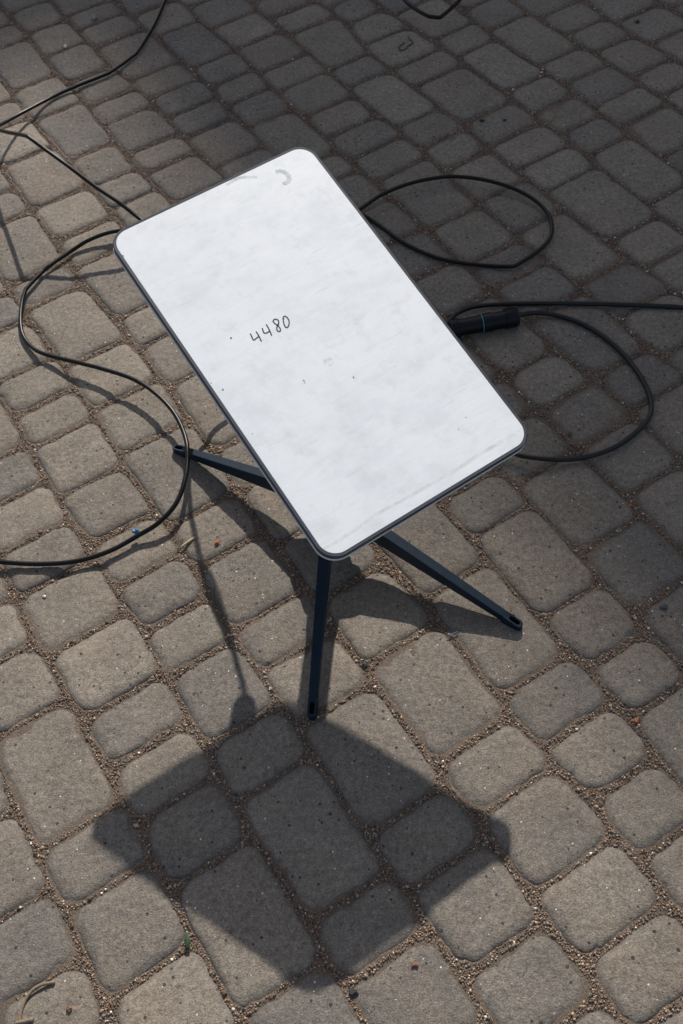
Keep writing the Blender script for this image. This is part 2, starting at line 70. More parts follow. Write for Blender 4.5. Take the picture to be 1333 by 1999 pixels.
# ------------------------------------------------------------------ helpers
def tag(o, label=None, cat=None, group=None, kind=None):
    if label: o['label'] = label
    if cat: o['category'] = cat
    if group: o['group'] = group
    if kind: o['kind'] = kind
    return o
def mesh_obj(name, verts, faces, mat, parent=None, smooth=True):
    me = bpy.data.meshes.new(name); me.from_pydata([tuple(map(float, v)) for v in verts], [], faces)
    me.update()
    if smooth: me.polygons.foreach_set('use_smooth', [True] * len(me.polygons))
    o = bpy.data.objects.new(name, me); COL.objects.link(o)
    if mat: me.materials.append(mat)
    if parent: o.parent = parent
    return o
def empty(name, loc=(0, 0, 0)):
    o = bpy.data.objects.new(name, None); o.location = loc; COL.objects.link(o); o.empty_display_size = .05
    return o
def mat_new(name):
    m = bpy.data.materials.new(name); m.use_nodes = True
    nt = m.node_tree; b = nt.nodes['Principled BSDF']
    return m, nt, b
def N(nt, t, **kw):
    n = nt.nodes.new(t)
    for k, v in kw.items():
        if k.startswith('i_'): n.inputs[k[2:].replace('_', ' ')].default_value = v
        elif isinstance(k, str): setattr(n, k, v)
    return n
def noise_n(nt, vec, scale, detail=3, rough=.55):
    n = nt.nodes.new('ShaderNodeTexNoise'); n.inputs['Scale'].default_value = scale
    n.inputs['Detail'].default_value = detail; n.inputs['Roughness'].default_value = rough
    nt.links.new(vec, n.inputs['Vector']); return n.outputs['Fac']
def ramp(nt, fac, stops):
    r = nt.nodes.new('ShaderNodeValToRGB'); cr = r.color_ramp
    while len(cr.elements) < len(stops): cr.elements.new(.5)
    for e, (p, c) in zip(cr.elements, stops):
        e.position = p; e.color = (*c, 1) if len(c) == 3 else c
    nt.links.new(fac, r.inputs[0]); return r.outputs[0]
def mix(nt, fac, a, b, mode='MIX'):
    m = nt.nodes.new('ShaderNodeMix'); m.data_type = 'RGBA'; m.blend_type = mode
    for s, v in ((m.inputs[0], fac), (m.inputs[6], a), (m.inputs[7], b)):
        if hasattr(v, 'links'): nt.links.new(v, s)
        elif isinstance(v, (int, float)): s.default_value = v
        else: s.default_value = (*v, 1) if len(v) == 3 else v
    return m.outputs[2]
def mth(nt, op, a, b=None):
    m = nt.nodes.new('ShaderNodeMath'); m.operation = op
    for s, v in ((m.inputs[0], a), (m.inputs[1], b)):
        if v is None: continue
        if hasattr(v, 'links'): nt.links.new(v, s)
        else: s.default_value = v
    return m.outputs[0]
def g3(c): return (c, c, c)
def bump(nt, b, h, strength, dist):
    n = nt.nodes.new('ShaderNodeBump'); n.inputs['Strength'].default_value = strength; n.inputs['Distance'].default_value = dist
    nt.links.new(h, n.inputs['Height']); nt.links.new(n.outputs[0], b.inputs['Normal'])
def vor(nt, vec, scale, feat='F1'):
    v = nt.nodes.new('ShaderNodeTexVoronoi'); v.feature = feat; v.inputs['Scale'].default_value = scale
    nt.links.new(vec, v.inputs['Vector']); return v

# value noise in numpy (lattice of hashed values, smooth interpolation)
def vnoise(x, y, seed=0):
    xi = np.floor(x).astype(np.int64); yi = np.floor(y).astype(np.int64); fx = x - xi; fy = y - yi
    fx = fx * fx * (3 - 2 * fx); fy = fy * fy * (3 - 2 * fy)
    def h(a, b):
        v = (a * 374761393 + b * 668265263 + seed * 974634777) & 0xffffffff
        v = ((v ^ (v >> 13)) * 1274126177) & 0xffffffff
        return ((v ^ (v >> 16)) & 0xffff) / 65535.0
    return (h(xi, yi) * (1 - fx) + h(xi + 1, yi) * fx) * (1 - fy) + (h(xi, yi + 1) * (1 - fx) + h(xi + 1, yi + 1) * fx) * fy - .5

# ------------------------------------------------------------------ materials
def concrete_mat():
    m, nt, b = mat_new('worn_concrete')
    tc = nt.nodes.new('ShaderNodeTexCoord').outputs['Object']
    at = nt.nodes.new('ShaderNodeAttribute'); at.attribute_name = 'tone'
    col = ramp(nt, at.outputs['Fac'], [(0, PAV0), (.5, PAV1), (1, PAV2)])
    big = ramp(nt, noise_n(nt, tc, 14, 4, .6), [(.3, g3(.86)), (.7, g3(1.12))])
    col = mix(nt, 1, col, big, 'MULTIPLY')
    dust = mth(nt, 'MULTIPLY', ramp(nt, noise_n(nt, tc, 7.3, 5, .65), [(.48, g3(0)), (.72, g3(1))]), .55)
    col = mix(nt, dust, col, (.20, .155, .115))
    mid = ramp(nt, noise_n(nt, tc, 130, 5, .75), [(.33, g3(.70)), (.5, g3(1.0)), (.68, g3(1.28))])
    col = mix(nt, 1, col, mid, 'MULTIPLY')
    fine = ramp(nt, noise_n(nt, tc, 480, 3, .85), [(.34, g3(.58)), (.5, g3(1.0)), (.66, g3(1.46))])
    col = mix(nt, 1, col, fine, 'MULTIPLY')
    # dark aggregate / pits
    v = vor(nt, tc, 95); rnd = N(nt, 'ShaderNodeSeparateColor'); nt.links.new(v.outputs['Color'], rnd.inputs[0])
    r1 = mth(nt, 'MULTIPLY', rnd.outputs[0], .22)
    pit = mth(nt, 'MULTIPLY', mth(nt, 'LESS_THAN', v.outputs['Distance'], r1), mth(nt, 'GREATER_THAN', rnd.outputs[1], .45))
    col = mix(nt, mth(nt, 'MULTIPLY', pit, .8), col, (.025, .024, .023))
    # white quartz flecks
    v2 = vor(nt, tc, 110); r2 = N(nt, 'ShaderNodeSeparateColor'); nt.links.new(v2.outputs['Color'], r2.inputs[0])
    fl = mth(nt, 'MULTIPLY', mth(nt, 'LESS_THAN', v2.outputs['Distance'], mth(nt, 'MULTIPLY', r2.outputs[0], .13)), mth(nt, 'GREATER_THAN', r2.outputs[1], .6))
    col = mix(nt, mth(nt, 'MULTIPLY', fl, .85), col, (.72, .70, .66))
    # grime and painted-in contact shade on the chamfer near the outline of each stone
    ed = nt.nodes.new('ShaderNodeAttribute'); ed.attribute_name = 'edge'
    col = mix(nt, mth(nt, 'MULTIPLY', ed.outputs['Fac'], .48), col, (.055, .052, .052))
    nt.links.new(col, b.inputs['Base Color']); b.inputs['Roughness'].default_value = .9
    b.inputs['Specular IOR Level'].default_value = .25
    h = mth(nt, 'ADD', noise_n(nt, tc, 520, 3, .7), mth(nt, 'MULTIPLY', noise_n(nt, tc, 90, 4, .6), 1.6))
    h = mth(nt, 'SUBTRACT', h, mth(nt, 'MULTIPLY', pit, .9))
    bump(nt, b, h, .7, .0018)
    return m
def sand_mat():
    m, nt, b = mat_new('joint_sand')
    tc = nt.nodes.new('ShaderNodeTexCoord').outputs['Object']
    col = ramp(nt, noise_n(nt, tc, 420, 3, .8), [(.3, (.07, .052, .038)), (.5, (.17, .128, .094)), (.7, (.32, .25, .19))])
    col = mix(nt, ramp(nt, noise_n(nt, tc, 18, 3), [(.35, g3(0)), (.7, g3(.8))]), col, (.125, .097, .075))
    nt.links.new(col, b.inputs['Base Color']); b.inputs['Roughness'].default_value = .95
    bump(nt, b, noise_n(nt, tc, 380, 4, .8), 1.0, .003)
    return m
def grain_mat():
    m, nt, b = mat_new('grit_grain')
    a = nt.nodes.new('ShaderNodeAttribute'); a.attribute_name = 'gcol'
    nt.links.new(a.outputs['Color'], b.inputs['Base Color']); b.inputs['Roughness'].default_value = .85
    return m
def plain(name, col, rough=.5, spec=.5, nscale=None, namp=.15, bs=None, bd=.0003):
    m, nt, b = mat_new(name); b.inputs['Roughness'].default_value = rough; b.inputs['Specular IOR Level'].default_value = spec
    if nscale:
        tc = nt.nodes.new('ShaderNodeTexCoord').outputs['Object']
        f = noise_n(nt, tc, nscale, 5, .65)
        c = mix(nt, 1, col, ramp(nt, f, [(.3, g3(1 - namp)), (.7, g3(1 + namp))]), 'MULTIPLY')
        nt.links.new(c, b.inputs['Base Color'])
        r = mth(nt, 'ADD', mth(nt, 'MULTIPLY', f, .25), rough - .12); nt.links.new(r, b.inputs['Roughness'])
        if bs: bump(nt, b, noise_n(nt, tc, bs, 3, .7), .5, bd)
    else: b.inputs['Base Color'].default_value = (*col, 1)
    return m
PAV0 = (.152, .135, .118); PAV1 = (.188, .162, .134); PAV2 = (.226, .194, .158)
M_CON = concrete_mat(); M_SAND = sand_mat(); M_GRAIN = grain_mat()

# ------------------------------------------------------------------ pavement of tumbled concrete stones
rng = np.random.default_rng(11)
def joint_v(k, u):
    pts = JOINTS[k]
    return np.interp(u, [p[0] for p in pts], [p[1] for p in pts])
def chaikin_outline(q, rads, n_arc):
    """rounded polygon through quad q with a radius per corner; returns points and fraction."""
    out = []
    for i in range(4):
        p = q[i]; a = q[i - 1] - p; c = q[(i + 1) % 4] - p
        la = np.linalg.norm(a); lc = np.linalg.norm(c); a = a / la; c = c / lc; r = min(rads[i], la * .42, lc * .42)
        s = p + a * r; e = p + c * r
        for j in range(n_arc + 1):
            w = j / n_arc
            out.append((1 - w) ** 2 * s + 2 * w * (1 - w) * (p * .80 + (s + e) * .10) + w * w * e)
        e2 = q[(i + 1) % 4]; cc = e2 - p; r2 = min(rads[(i + 1) % 4], lc * .42)
        f = p + c * (lc - r2)
        for j in range(1, n_arc):
            w = j / n_arc; out.append(e * (1 - w) + f * w)
    return np.array(out)
V = []; F = []; TONE = []; EDGE = []; OUTL = []; nv = 0
def to_xy(u, v): return u[..., None] * T2 + v[..., None] * N2
CORE = (-0.1, 2.75)
keys = sorted(CUTS)
for k in keys:
    cs = CUTS[k]
    for i in range(len(cs) - 1):
        u0, u1 = cs[i], cs[i + 1]
        uc = (u0 + u1) / 2; vc = (joint_v(k, uc) + joint_v(k + 1, uc)) / 2
        cx, cy = (uc * T2 + vc * N2)
        near = -1.05 < cx < 1.25 and -.1 < cy < 2.8
        g = rng.uniform(.0010, .0038, 4)
        a = rng.normal(0, .0013, 8)
        q = np.array([[u0 + g[0] + a[0], joint_v(k, u0) + g[1] + a[1]], [u1 - g[2] + a[2], joint_v(k, u1) + g[1] + a[3]],
                      [u1 - g[2] + a[4], joint_v(k + 1, u1) - g[3] + a[5]], [u0 + g[0] + a[6], joint_v(k + 1, u0) - g[3] + a[7]]])
        na = 10 if near else 4
        ol = chaikin_outline(q, rng.uniform(.017, .028, 4), na)
        n = len(ol); c = ol.mean(0)
        # irregular cast edge: low bulge plus small chips
        d = ol - c; ln = np.linalg.norm(d, axis=1, keepdims=True); dirv = d / ln
        sd = int(rng.integers(1e6))
        wob = vnoise(ol[:, 0] * 38, ol[:, 1] * 38, sd) * .0030 + vnoise(ol[:, 0] * 170, ol[:, 1] * 170, sd) * .0013
        chip = np.clip(vnoise(ol[:, 0] * 85, ol[:, 1] * 85, sd + 7) - .27, 0, 1) * .016
        ol = ol + dirv * (wob - chip)[:, None]
        # rings from the foot of the edge to the middle
        prof = [(-.0012, -.020), (-.0004, -.0085), (.0003, -.0058), (.0018, -.0040), (.0040, -.0026), (.0072, -.0014), (.0115, -.0005), (.018, 0)]
        if not near: prof = [(0, -.02), (.0005, -.006), (.003, -.0025), (.012, 0)]
        tilt = rng.normal(0, .003, 2); dz = rng.normal(0, .0008); crown = rng.uniform(0, .0007)
        rings = [ol - dirv * p[0] for p in prof]; zs = [p[1] for p in prof]
        ed = [1, 1, 1, .9, .62, .28, .08, 0][:len(prof)] if near else [1, 1, .5, 0]
        last = rings[-1]
        ks = (.78, .56, .34, .14) if near else (.5,)
        for s in ks:
            rings.append(c + (last - c) * s); zs.append(0); ed.append(0)
        base = nv
        for R_, z_, e_ in zip(rings, zs, ed):
            if near and z_ > -.008:
                zz = z_ + vnoise(R_[:, 0] * 45, R_[:, 1] * 45, sd + 3) * .0012 + vnoise(R_[:, 0] * 160, R_[:, 1] * 160, 5) * .0006
            else: zz = np.full(n, z_)
            dd = R_ - c
            zz = zz + dz + dd @ tilt * .5 + crown * (1 - np.clip((dd ** 2).sum(1) / .006, 0, 1))
            xy = to_xy(R_[:, 0], R_[:, 1])
            V.append(np.column_stack([xy, zz])); EDGE.append(np.full(n, e_))
        cc = c[0] * T2 + c[1] * N2
        V.append(np.array([[cc[0], cc[1], dz + crown]])); EDGE.append(np.zeros(1))
        nr = len(rings)
        idx = np.arange(n); nx = (idx + 1) % n
        for r in range(nr - 1):
            A_ = base + r * n; B_ = A_ + n
            F.append(np.column_stack([A_ + idx, A_ + nx, B_ + nx, B_ + idx]))
        A_ = base + (nr - 1) * n; ce = base + nr * n
        F.append(np.column_stack([A_ + idx, A_ + nx, np.full(n, ce), np.full(n, -1)]))
        cnt = nr * n + 1; nv += cnt
        TONE.append(np.full(cnt, np.clip(rng.normal(.5, .25), 0, 1)))
        if near: OUTL.append(to_xy(ol[:, 0], ol[:, 1]))
V = np.concatenate(V)
faces = []
for f in F:
    for row in f.tolist():
        faces.append(row if row[3] >= 0 else row[:3])
pave = mesh_obj('pavement', V, faces, M_CON)
bm = bmesh.new(); bm.from_mesh(pave.data); bmesh.ops.recalc_face_normals(bm, faces=bm.faces)
bm.to_mesh(pave.data); bm.free()
a = pave.data.attributes.new('tone', 'FLOAT', 'POINT'); a.data.foreach_set('value', np.concatenate(TONE).astype(np.float32))
a = pave.data.attributes.new('edge', 'FLOAT', 'POINT'); a.data.foreach_set('value', np.concatenate(EDGE).astype(np.float32))
tag(pave, kind='structure')

# sand bed between the stones
def sand_z(x, y): return -.0030 + vnoise(x * 28, y * 28, 2) * .0026 + vnoise(x * 110, y * 110, 9) * .0018
gx = np.linspace(-1.3, 1.5, 430); gy = np.linspace(-.35, 3.1, 530)
X, Y = np.meshgrid(gx, gy); Z = sand_z(X, Y)
vs = np.column_stack([X.ravel(), Y.ravel(), Z.ravel()]); nxg = len(gx)
ii, jj = np.meshgrid(np.arange(len(gx) - 1), np.arange(len(gy) - 1)); a0 = (jj * nxg + ii).ravel()
sand = mesh_obj('sand_bed', vs, np.column_stack([a0, a0 + 1, a0 + nxg + 1, a0 + nxg]).tolist(), M_SAND)
tag(sand, kind='structure')
B = 60
gr = mesh_obj('ground', [(-B, -B, -.013), (B, -B, -.013), (B, B, -.013), (-B, B, -.013)], [(0, 1, 2, 3)], M_SAND, smooth=False)
tag(gr, kind='structure')

# loose grit lying in the joints and a few grains on the stones: past counting, one object
OCT = np.array([(1, 0, 0), (-1, 0, 0), (0, 1, 0), (0, -1, 0), (0, 0, 1), (0, 0, -1)], float)
OF = np.array([(0, 2, 4), (2, 1, 4), (1, 3, 4), (3, 0, 4), (2, 0, 5), (1, 2, 5), (3, 1, 5), (0, 3, 5)])
# mask of ground not covered by a stone, 1 mm cells
GX0, GY0, CELL = -.98, .02, .001
MW, MH = 2200, 2750
mask = np.ones((MH, MW), bool)
for ol in OUTL:
    c = ol.mean(0); lo = ol.min(0) - .002; hi = ol.max(0) + .002
    i0 = max(int((lo[0] - GX0) / CELL), 0); i1 = min(int((hi[0] - GX0) / CELL) + 1, MW)
    j0 = max(int((lo[1] - GY0) / CELL), 0); j1 = min(int((hi[1] - GY0) / CELL) + 1, MH)
    if i1 <= i0 or j1 <= j0: continue
    xx, yy_ = np.meshgrid(GX0 + (np.arange(i0, i1) + .5) * CELL - c[0], GY0 + (np.arange(j0, j1) + .5) * CELL - c[1])
    d = ol - c; an = np.arctan2(d[:, 1], d[:, 0]); rr_ = np.hypot(d[:, 0], d[:, 1]); o_ = np.argsort(an); an = an[o_]; rr_ = rr_[o_]
    ro = np.interp(np.arctan2(yy_, xx), np.r_[an[-1] - 2 * np.pi, an, an[0] + 2 * np.pi], np.r_[rr_[-1], rr_, rr_[0]])
    dist = ro - np.hypot(xx, yy_)
    mask[j0:j1, i0:i1] &= dist < rng.uniform(.0001, .0013)
yc = GY0 + (np.arange(MH) + .5) * CELL; xc = GX0 + (np.arange(MW) + .5) * CELL
mask &= np.abs(xc[None, :] - .05) < .42 + yc[:, None] * .30
jj_, ii_ = np.nonzero(mask)
sel = rng.choice(len(jj_), min(230000, len(jj_)), replace=False)
gp = np.column_stack([xc[ii_[sel]], yc[jj_[sel]]]) + rng.uniform(-.0006, .0006, (len(sel), 2))
print('joint cells', len(jj_), 'grains', len(sel))
on = rng.uniform((-.95, .1), (1.15, 2.7), (2600, 2))
n1 = len(gp); n2 = len(on)
rad = np.concatenate([np.clip(rng.lognormal(math.log(.00092), .42, n1), .0005, .0028), np.clip(rng.lognormal(math.log(.0006), .35, n2), .0004, .0016)])
x = np.concatenate([gp[:, 0], on[:, 0]]); y = np.concatenate([gp[:, 1], on[:, 1]])
z = sand_z(x, y) + rad * .35 + .0006
z[n1:] = rad[n1:] * .5 + .0008
cnt = n1 + n2
P_ = OCT[None] * rad[:, None, None] * rng.uniform(.6, 1.25, (cnt, 6, 1))
P_[:, :, 2] *= .6
an = rng.uniform(0, 6.28, cnt); ca, sa = np.cos(an), np.sin(an)
PX = P_[:, :, 0] * ca[:, None] - P_[:, :, 1] * sa[:, None] + x[:, None]; PY = P_[:, :, 0] * sa[:, None] + P_[:, :, 1] * ca[:, None] + y[:, None]
PZ = P_[:, :, 2] + z[:, None]
GV = np.stack([PX, PY, PZ], 2).reshape(-1, 3); GF = (OF[None] + (np.arange(cnt) * 6)[:, None, None]).reshape(-1, 3)
me = bpy.data.meshes.new('joint_grit')
me.vertices.add(len(GV)); me.vertices.foreach_set('co', GV.astype(np.float32).ravel())
me.loops.add(len(GF) * 3); me.loops.foreach_set('vertex_index', GF.astype(np.int32).ravel())
me.polygons.add(len(GF)); me.polygons.foreach_set('loop_start', np.arange(0, len(GF) * 3, 3, dtype=np.int32))
me.update(calc_edges=True); me.validate()
pal = np.array([(.05, .036, .028), (.10, .070, .050), (.17, .12, .085), (.24, .175, .125), (.13, .115, .10), (.30, .24, .18), (.22, .20, .18), (.20, .105, .065), (.55, .52, .47)])
pw = np.array([.13, .16, .19, .17, .13, .10, .09, .035, .02]); pw /= pw.sum()
gc = np.array([1.22, 1.12, 1.04]) * pal[rng.choice(len(pal), cnt, p=pw)] * rng.uniform(.75, 1.35, (cnt, 1))
ca_ = me.color_attributes.new('gcol', 'FLOAT_COLOR', 'POINT')
ca_.data.foreach_set('color', np.column_stack([np.repeat(gc, 6, 0), np.ones(cnt * 6)]).astype(np.float32).ravel())
me.materials.append(M_GRAIN)
grit = bpy.data.objects.new('joint_grit', me); COL.objects.link(grit)
tag(grit, kind='stuff')

# ------------------------------------------------------------------ tall building, unseen and added to shade the right and top of the paving
HB = 14.0
v0 = SHADE_V = (SHADE[0] + SHADE[1]) / 2 + SHADE_OFF
ctr = np.array([0.0, 0.0]) + T2 * 1.2 + N2 * v0 + np.array(SUN[:2]) * HB
WING_U = 1.07  # side block added to stretch the cast shade over the top left
def box(name, u0, u1, w0, w1, z0, z1, mat, parent):
    c = []
    for z_ in (z0, z1):
        for (u, w) in ((u0, w0), (u1, w0), (u1, w1), (u0, w1)):
            p = ctr + T2 * u + N2 * w; c.append((p[0], p[1], z_))
    return mesh_obj(name, c, [(3, 2, 1, 0), (4, 5, 6, 7), (0, 1, 5, 4), (1, 2, 6, 5), (2, 3, 7, 6), (3, 0, 4, 7)], mat, parent, False)
M_WALL = plain('added_plaster', (.42, .39, .34), .85, .2, 3, .12); M_ROOF = plain('added_roof_edge', (.16, .15, .15), .6, .4, 4, .1)
M_PANE = plain('added_window_glass', (.05, .06, .07), .1, .6); M_FR = plain('added_window_frame', (.7, .7, .68), .5)
bld = empty('shade_building', (float(ctr[0]), float(ctr[1]), 0))
tag(bld, 'tall plain building added out of frame to cast shade over the paving', 'shade_building')
bobs = [box('added_wall', -16, 16, .25, 12, -.01, HB - .35, M_WALL, None), box('added_roof', -16.25, 16.25, 0, 12.25, HB - .35, HB, M_ROOF, None),
        box('added_wing', WING_U, 16.3, -3.2, .24, -.01, HB - .36, M_WALL, None), box('added_wing_roof', WING_U - .02, 16.35, -3.3, -.01, HB - .355, HB - .005, M_ROOF, None)]
for u in range(-13, 0, 4):
    for z_ in (1.2, 4.6, 8.0):
        f_ = box('added_window', u, u + 1.5, .19, .25 - .003, z_, z_ + 1.8, M_FR, None); bobs.append(f_)
        p_ = box('added_pane', u + .1, u + 1.4, .17, .187, z_ + .1, z_ + 1.7, M_PANE, f_)
for o in bobs:
    o.parent = bld; o.matrix_parent_inverse = Matrix.Translation((-float(ctr[0]), -float(ctr[1]), 0))

# ------------------------------------------------------------------ flat panel antenna and its stand
M_WHITE, nt, b = mat_new('scuffed_white_panel')
tc = nt.nodes.new('ShaderNodeTexCoord').outputs['Object']
col = ramp(nt, noise_n(nt, tc, 11, 6, .7), [(.3, (.69, .715, .735)), (.5, (.79, .81, .825)), (.72, (.825, .84, .85))])
blot = mth(nt, 'MULTIPLY', ramp(nt, noise_n(nt, tc, 26, 6, .75), [(.53, g3(0)), (.74, g3(1))]), .55)
col = mix(nt, blot, col, (.57, .58, .575))
wp = N(nt, 'ShaderNodeMapping'); wp.inputs['Scale'].default_value = (9, 42, 1); wp.inputs['Rotation'].default_value = (0, 0, -.9)
nt.links.new(tc, wp.inputs[0])
col = mix(nt, ramp(nt, noise_n(nt, wp.outputs[0], 1.0, 5, .7), [(.48, g3(0)), (.75, g3(.32))]), col, (.60, .61, .60))
sc2 = N(nt, 'ShaderNodeMapping'); sc2.inputs['Scale'].default_value = (14, 420, 1); sc2.inputs['Rotation'].default_value = (0, 0, 1.15)
nt.links.new(tc, sc2.inputs[0])
col = mix(nt, ramp(nt, noise_n(nt, sc2.outputs[0], 1.0, 3, .6), [(.66, g3(0)), (.72, g3(.45))]), col, (.50, .50, .49))
sep = N(nt, 'ShaderNodeSeparateXYZ'); nt.links.new(tc, sep.inputs[0])
# rubbed grime line running along the low short edge
yy = mth(nt, 'ADD', sep.outputs[1], mth(nt, 'MULTIPLY', noise_n(nt, tc, 9, 2), .012))
band = mth(nt, 'LESS_THAN', mth(nt, 'ABSOLUTE', mth(nt, 'ADD', yy, DISH_L / 2 - .0255)), .0022)
bandn = mth(nt, 'MULTIPLY', band, ramp(nt, noise_n(nt, tc, 45, 4, .8), [(.40, g3(0)), (.62, g3(.40))]))
col = mix(nt, bandn, col, (.42, .39, .35))
mp = N(nt, 'ShaderNodeMapping'); mp.inputs['Scale'].default_value = (30, 900, 1); mp.inputs['Rotation'].default_value = (0, 0, .6)
nt.links.new(tc, mp.inputs[0])
scr = ramp(nt, noise_n(nt, mp.outputs[0], 1.0, 3, .6), [(.3, g3(.965)), (.7, g3(1.03))])
col = mix(nt, 1, col, scr, 'MULTIPLY')
# one brownish rubbed spot near the middle
vs_ = N(nt, 'ShaderNodeVectorMath', operation='DISTANCE'); nt.links.new(tc, vs_.inputs[0]); vs_.inputs[1].default_value = (STAIN[0][0], STAIN[0][1], 0)
sp = mth(nt, 'MULTIPLY', ramp(nt, vs_.outputs['Value'], [(.001, g3(1)), (.0075, g3(0))]), ramp(nt, noise_n(nt, tc, 190, 3), [(.4, g3(0)), (.6, g3(.8))]))
col = mix(nt, sp, col, (.34, .31, .25))
nt.links.new(col, b.inputs['Base Color']); b.inputs['Roughness'].default_value = .42; b.inputs['Specular IOR Level'].default_value = .5
bump(nt, b, noise_n(nt, tc, 700, 2), .12, .0002)
M_RIM = plain('grey_blue_rim', (.045, .050, .062), .5, .35, 60, .15)
M_SHELL = plain('light_grey_shell', (.72, .71, .70), .5, .4, 40, .08)
M_LEG = plain('dark_navy_plastic', (.003, .013, .026), .52, .22, 80, .2, 900, .0001)
M_SLOT = plain('slot_black', (.006, .007, .008), .7, .2)
M_CAB = plain('black_cable_jacket', (.003, .003, .0035), .36, .24, 50, .25, 700, .0001)
M_CAB2 = plain('black_rubber_cable', (.005, .008, .010), .45, .35, 60, .2, 600, .0001)
M_CONN = plain('black_connector_plastic', (.003, .004, .006), .45, .25, 90, .2)
M_TEAL = plain('teal_band', (.02, .20, .27), .5, .4)
M_INK = plain('dark_marker_ink', (.035, .035, .045), .5, .3)

Md = Matrix(DISH_M)
def rrect(w, l, r, n=14):
    pts = []
    for cx, cy, a0 in ((w / 2 - r, l / 2 - r, 0), (-w / 2 + r, l / 2 - r, 90), (-w / 2 + r, -l / 2 + r, 180), (w / 2 - r, -l / 2 + r, 270)):
        for j in range(n + 1):
            a_ = math.radians(a0 + 90 * j / n); pts.append((cx + r * math.cos(a_), cy + r * math.sin(a_)))
    return pts
def loft(name, levels, mat, parent, cap0=True, cap1=True, R=.0265, W=DISH_W, Ln=DISH_L, n=14):
    vs, fs = [], []
    for (ins, z_) in levels:
        vs += [(x_, y_, z_) for x_, y_ in rrect(W - 2 * ins, Ln - 2 * ins, max(R - ins, .004), n)]
    m_ = 4 * (n + 1)
    for i in range(len(levels) - 1):
        for j in range(m_):
            a_ = i * m_ + j; b_ = i * m_ + (j + 1) % m_
            fs.append((a_, b_, b_ + m_, a_ + m_))
    if cap0: fs.append(tuple(range(m_))[::-1])
    if cap1: fs.append(tuple(range((len(levels) - 1) * m_, len(levels) * m_)))
    o = mesh_obj(name, vs, fs, mat, parent)
    mod = o.modifiers.new('e', 'EDGE_SPLIT'); mod.split_angle = math.radians(35)
    return o
ant = empty('flat_panel_antenna', (HUB[0], HUB[1], 0))
tag(ant, 'white rectangular panel with 4480 written on it, tilted on a dark four-legged stand', 'satellite antenna')
inv = Matrix.Translation((-HUB[0], -HUB[1], 0))
def put(o):
    o.parent = ant
    o.matrix_parent_inverse = Matrix.Identity(4)
DM = Matrix.Translation(Vector(DISH_C)) @ Md.to_4x4()
def put_dish(o):
    o.parent = ant; o.matrix_parent_inverse = Matrix.Identity(4); o.matrix_basis = inv @ DM
rim_in = .0041
face = loft('panel_face', [(rim_in, -.003), (rim_in, -.0003), (rim_in + .0005, .0003)], M_WHITE, None); put_dish(face)
rim = loft('rim', [(.0012, -.0095), (.0002, -.0085), (0, -.0012), (.0004, -.0004), (.0010, 0), (rim_in - .0002, -.0002), (rim_in - .0001, -.0028)], M_RIM, None, True, False); put_dish(rim)
shell = loft('back_shell', [(.085, -.046), (.075, -.045), (.030, -.026), (.006, -.0145), (.0004, -.0132), (-.0005, -.0122), (-.0006, -.0104), (.0022, -.0096)], M_SHELL, None); put_dish(shell)
def ribbon(name, strokes, w, z_, mat, parent, cap=True):
    vs, fs = [], []
    for st in strokes:
        pts = [Vector((p[0], p[1], 0)) for p in catmull([(a[0], a[1], 0, 0) for a in st], 6)]
        b0 = len(vs); n = len(pts)
        for i, p in enumerate(pts):
            d = (pts[min(i + 1, n - 1)] - pts[max(i - 1, 0)]).normalized(); s = Vector((-d.y, d.x, 0))
            ww = w * (1 + .18 * math.sin(i * 1.7)) / 2
            if i in (0, n - 1): ww *= .6
            vs += [(p.x + s.x * ww, p.y + s.y * ww, z_), (p.x - s.x * ww, p.y - s.y * ww, z_)]
        for i in range(n - 1):
            k_ = b0 + 2 * i; fs.append((k_, k_ + 1, k_ + 3, k_ + 2))
    return mesh_obj(name, vs, fs, mat, parent, False)
def catmull(pts, sub=8):
    """through the control points; a flag of 1 marks a kink"""
    P3 = [Vector(p[:3]) for p in pts]; kk = [p[3] for p in pts]; out = []
    n = len(P3)
    for i in range(n - 1):
        p1, p2 = P3[i], P3[i + 1]
        p0 = P3[i - 1] if i > 0 else p1 * 2 - p2
        p3 = P3[i + 2] if i < n - 2 else p2 * 2 - p1
        L_ = (p2 - p1).length
        m1 = (p2 - p0); m2 = (p3 - p1)
        m1 = m1.normalized() * L_ if m1.length > 0 else m1; m2 = m2.normalized() * L_ if m2.length > 0 else m2
        if kk[i]: m1 = m1 * .25 + (p2 - p1) * .75
        if kk[i + 1]: m2 = m2 * .25 + (p2 - p1) * .75
        for j in range(sub):
            t_ = j / sub; t2 = t_ * t_; t3 = t2 * t_
            out.append(p1 * (2 * t3 - 3 * t2 + 1) + m1 * (t3 - 2 * t2 + t_) + p2 * (-2 * t3 + 3 * t2) + m2 * (t3 - t2))
    out.append(P3[-1]); return out
num = ribbon('handwritten_number', DIGITS, .00145, .00055, M_INK, None); put_dish(num)
M_SM, nt, b = mat_new('faint_grey_smear')
tc = nt.nodes.new('ShaderNodeTexCoord').outputs['Object']
b.inputs['Base Color'].default_value = (.42, .47, .47, 1); b.inputs['Roughness'].default_value = .6
nt.links.new(ramp(nt, noise_n(nt, tc, 60, 4, .7), [(.3, g3(.10)), (.7, g3(.48))]), b.inputs['Alpha'])
for st, w in zip(SMUDGES, (.0046, .0062)):
    s_ = ribbon('smear', [st], w, .00045, M_SM, None); put_dish(s_)
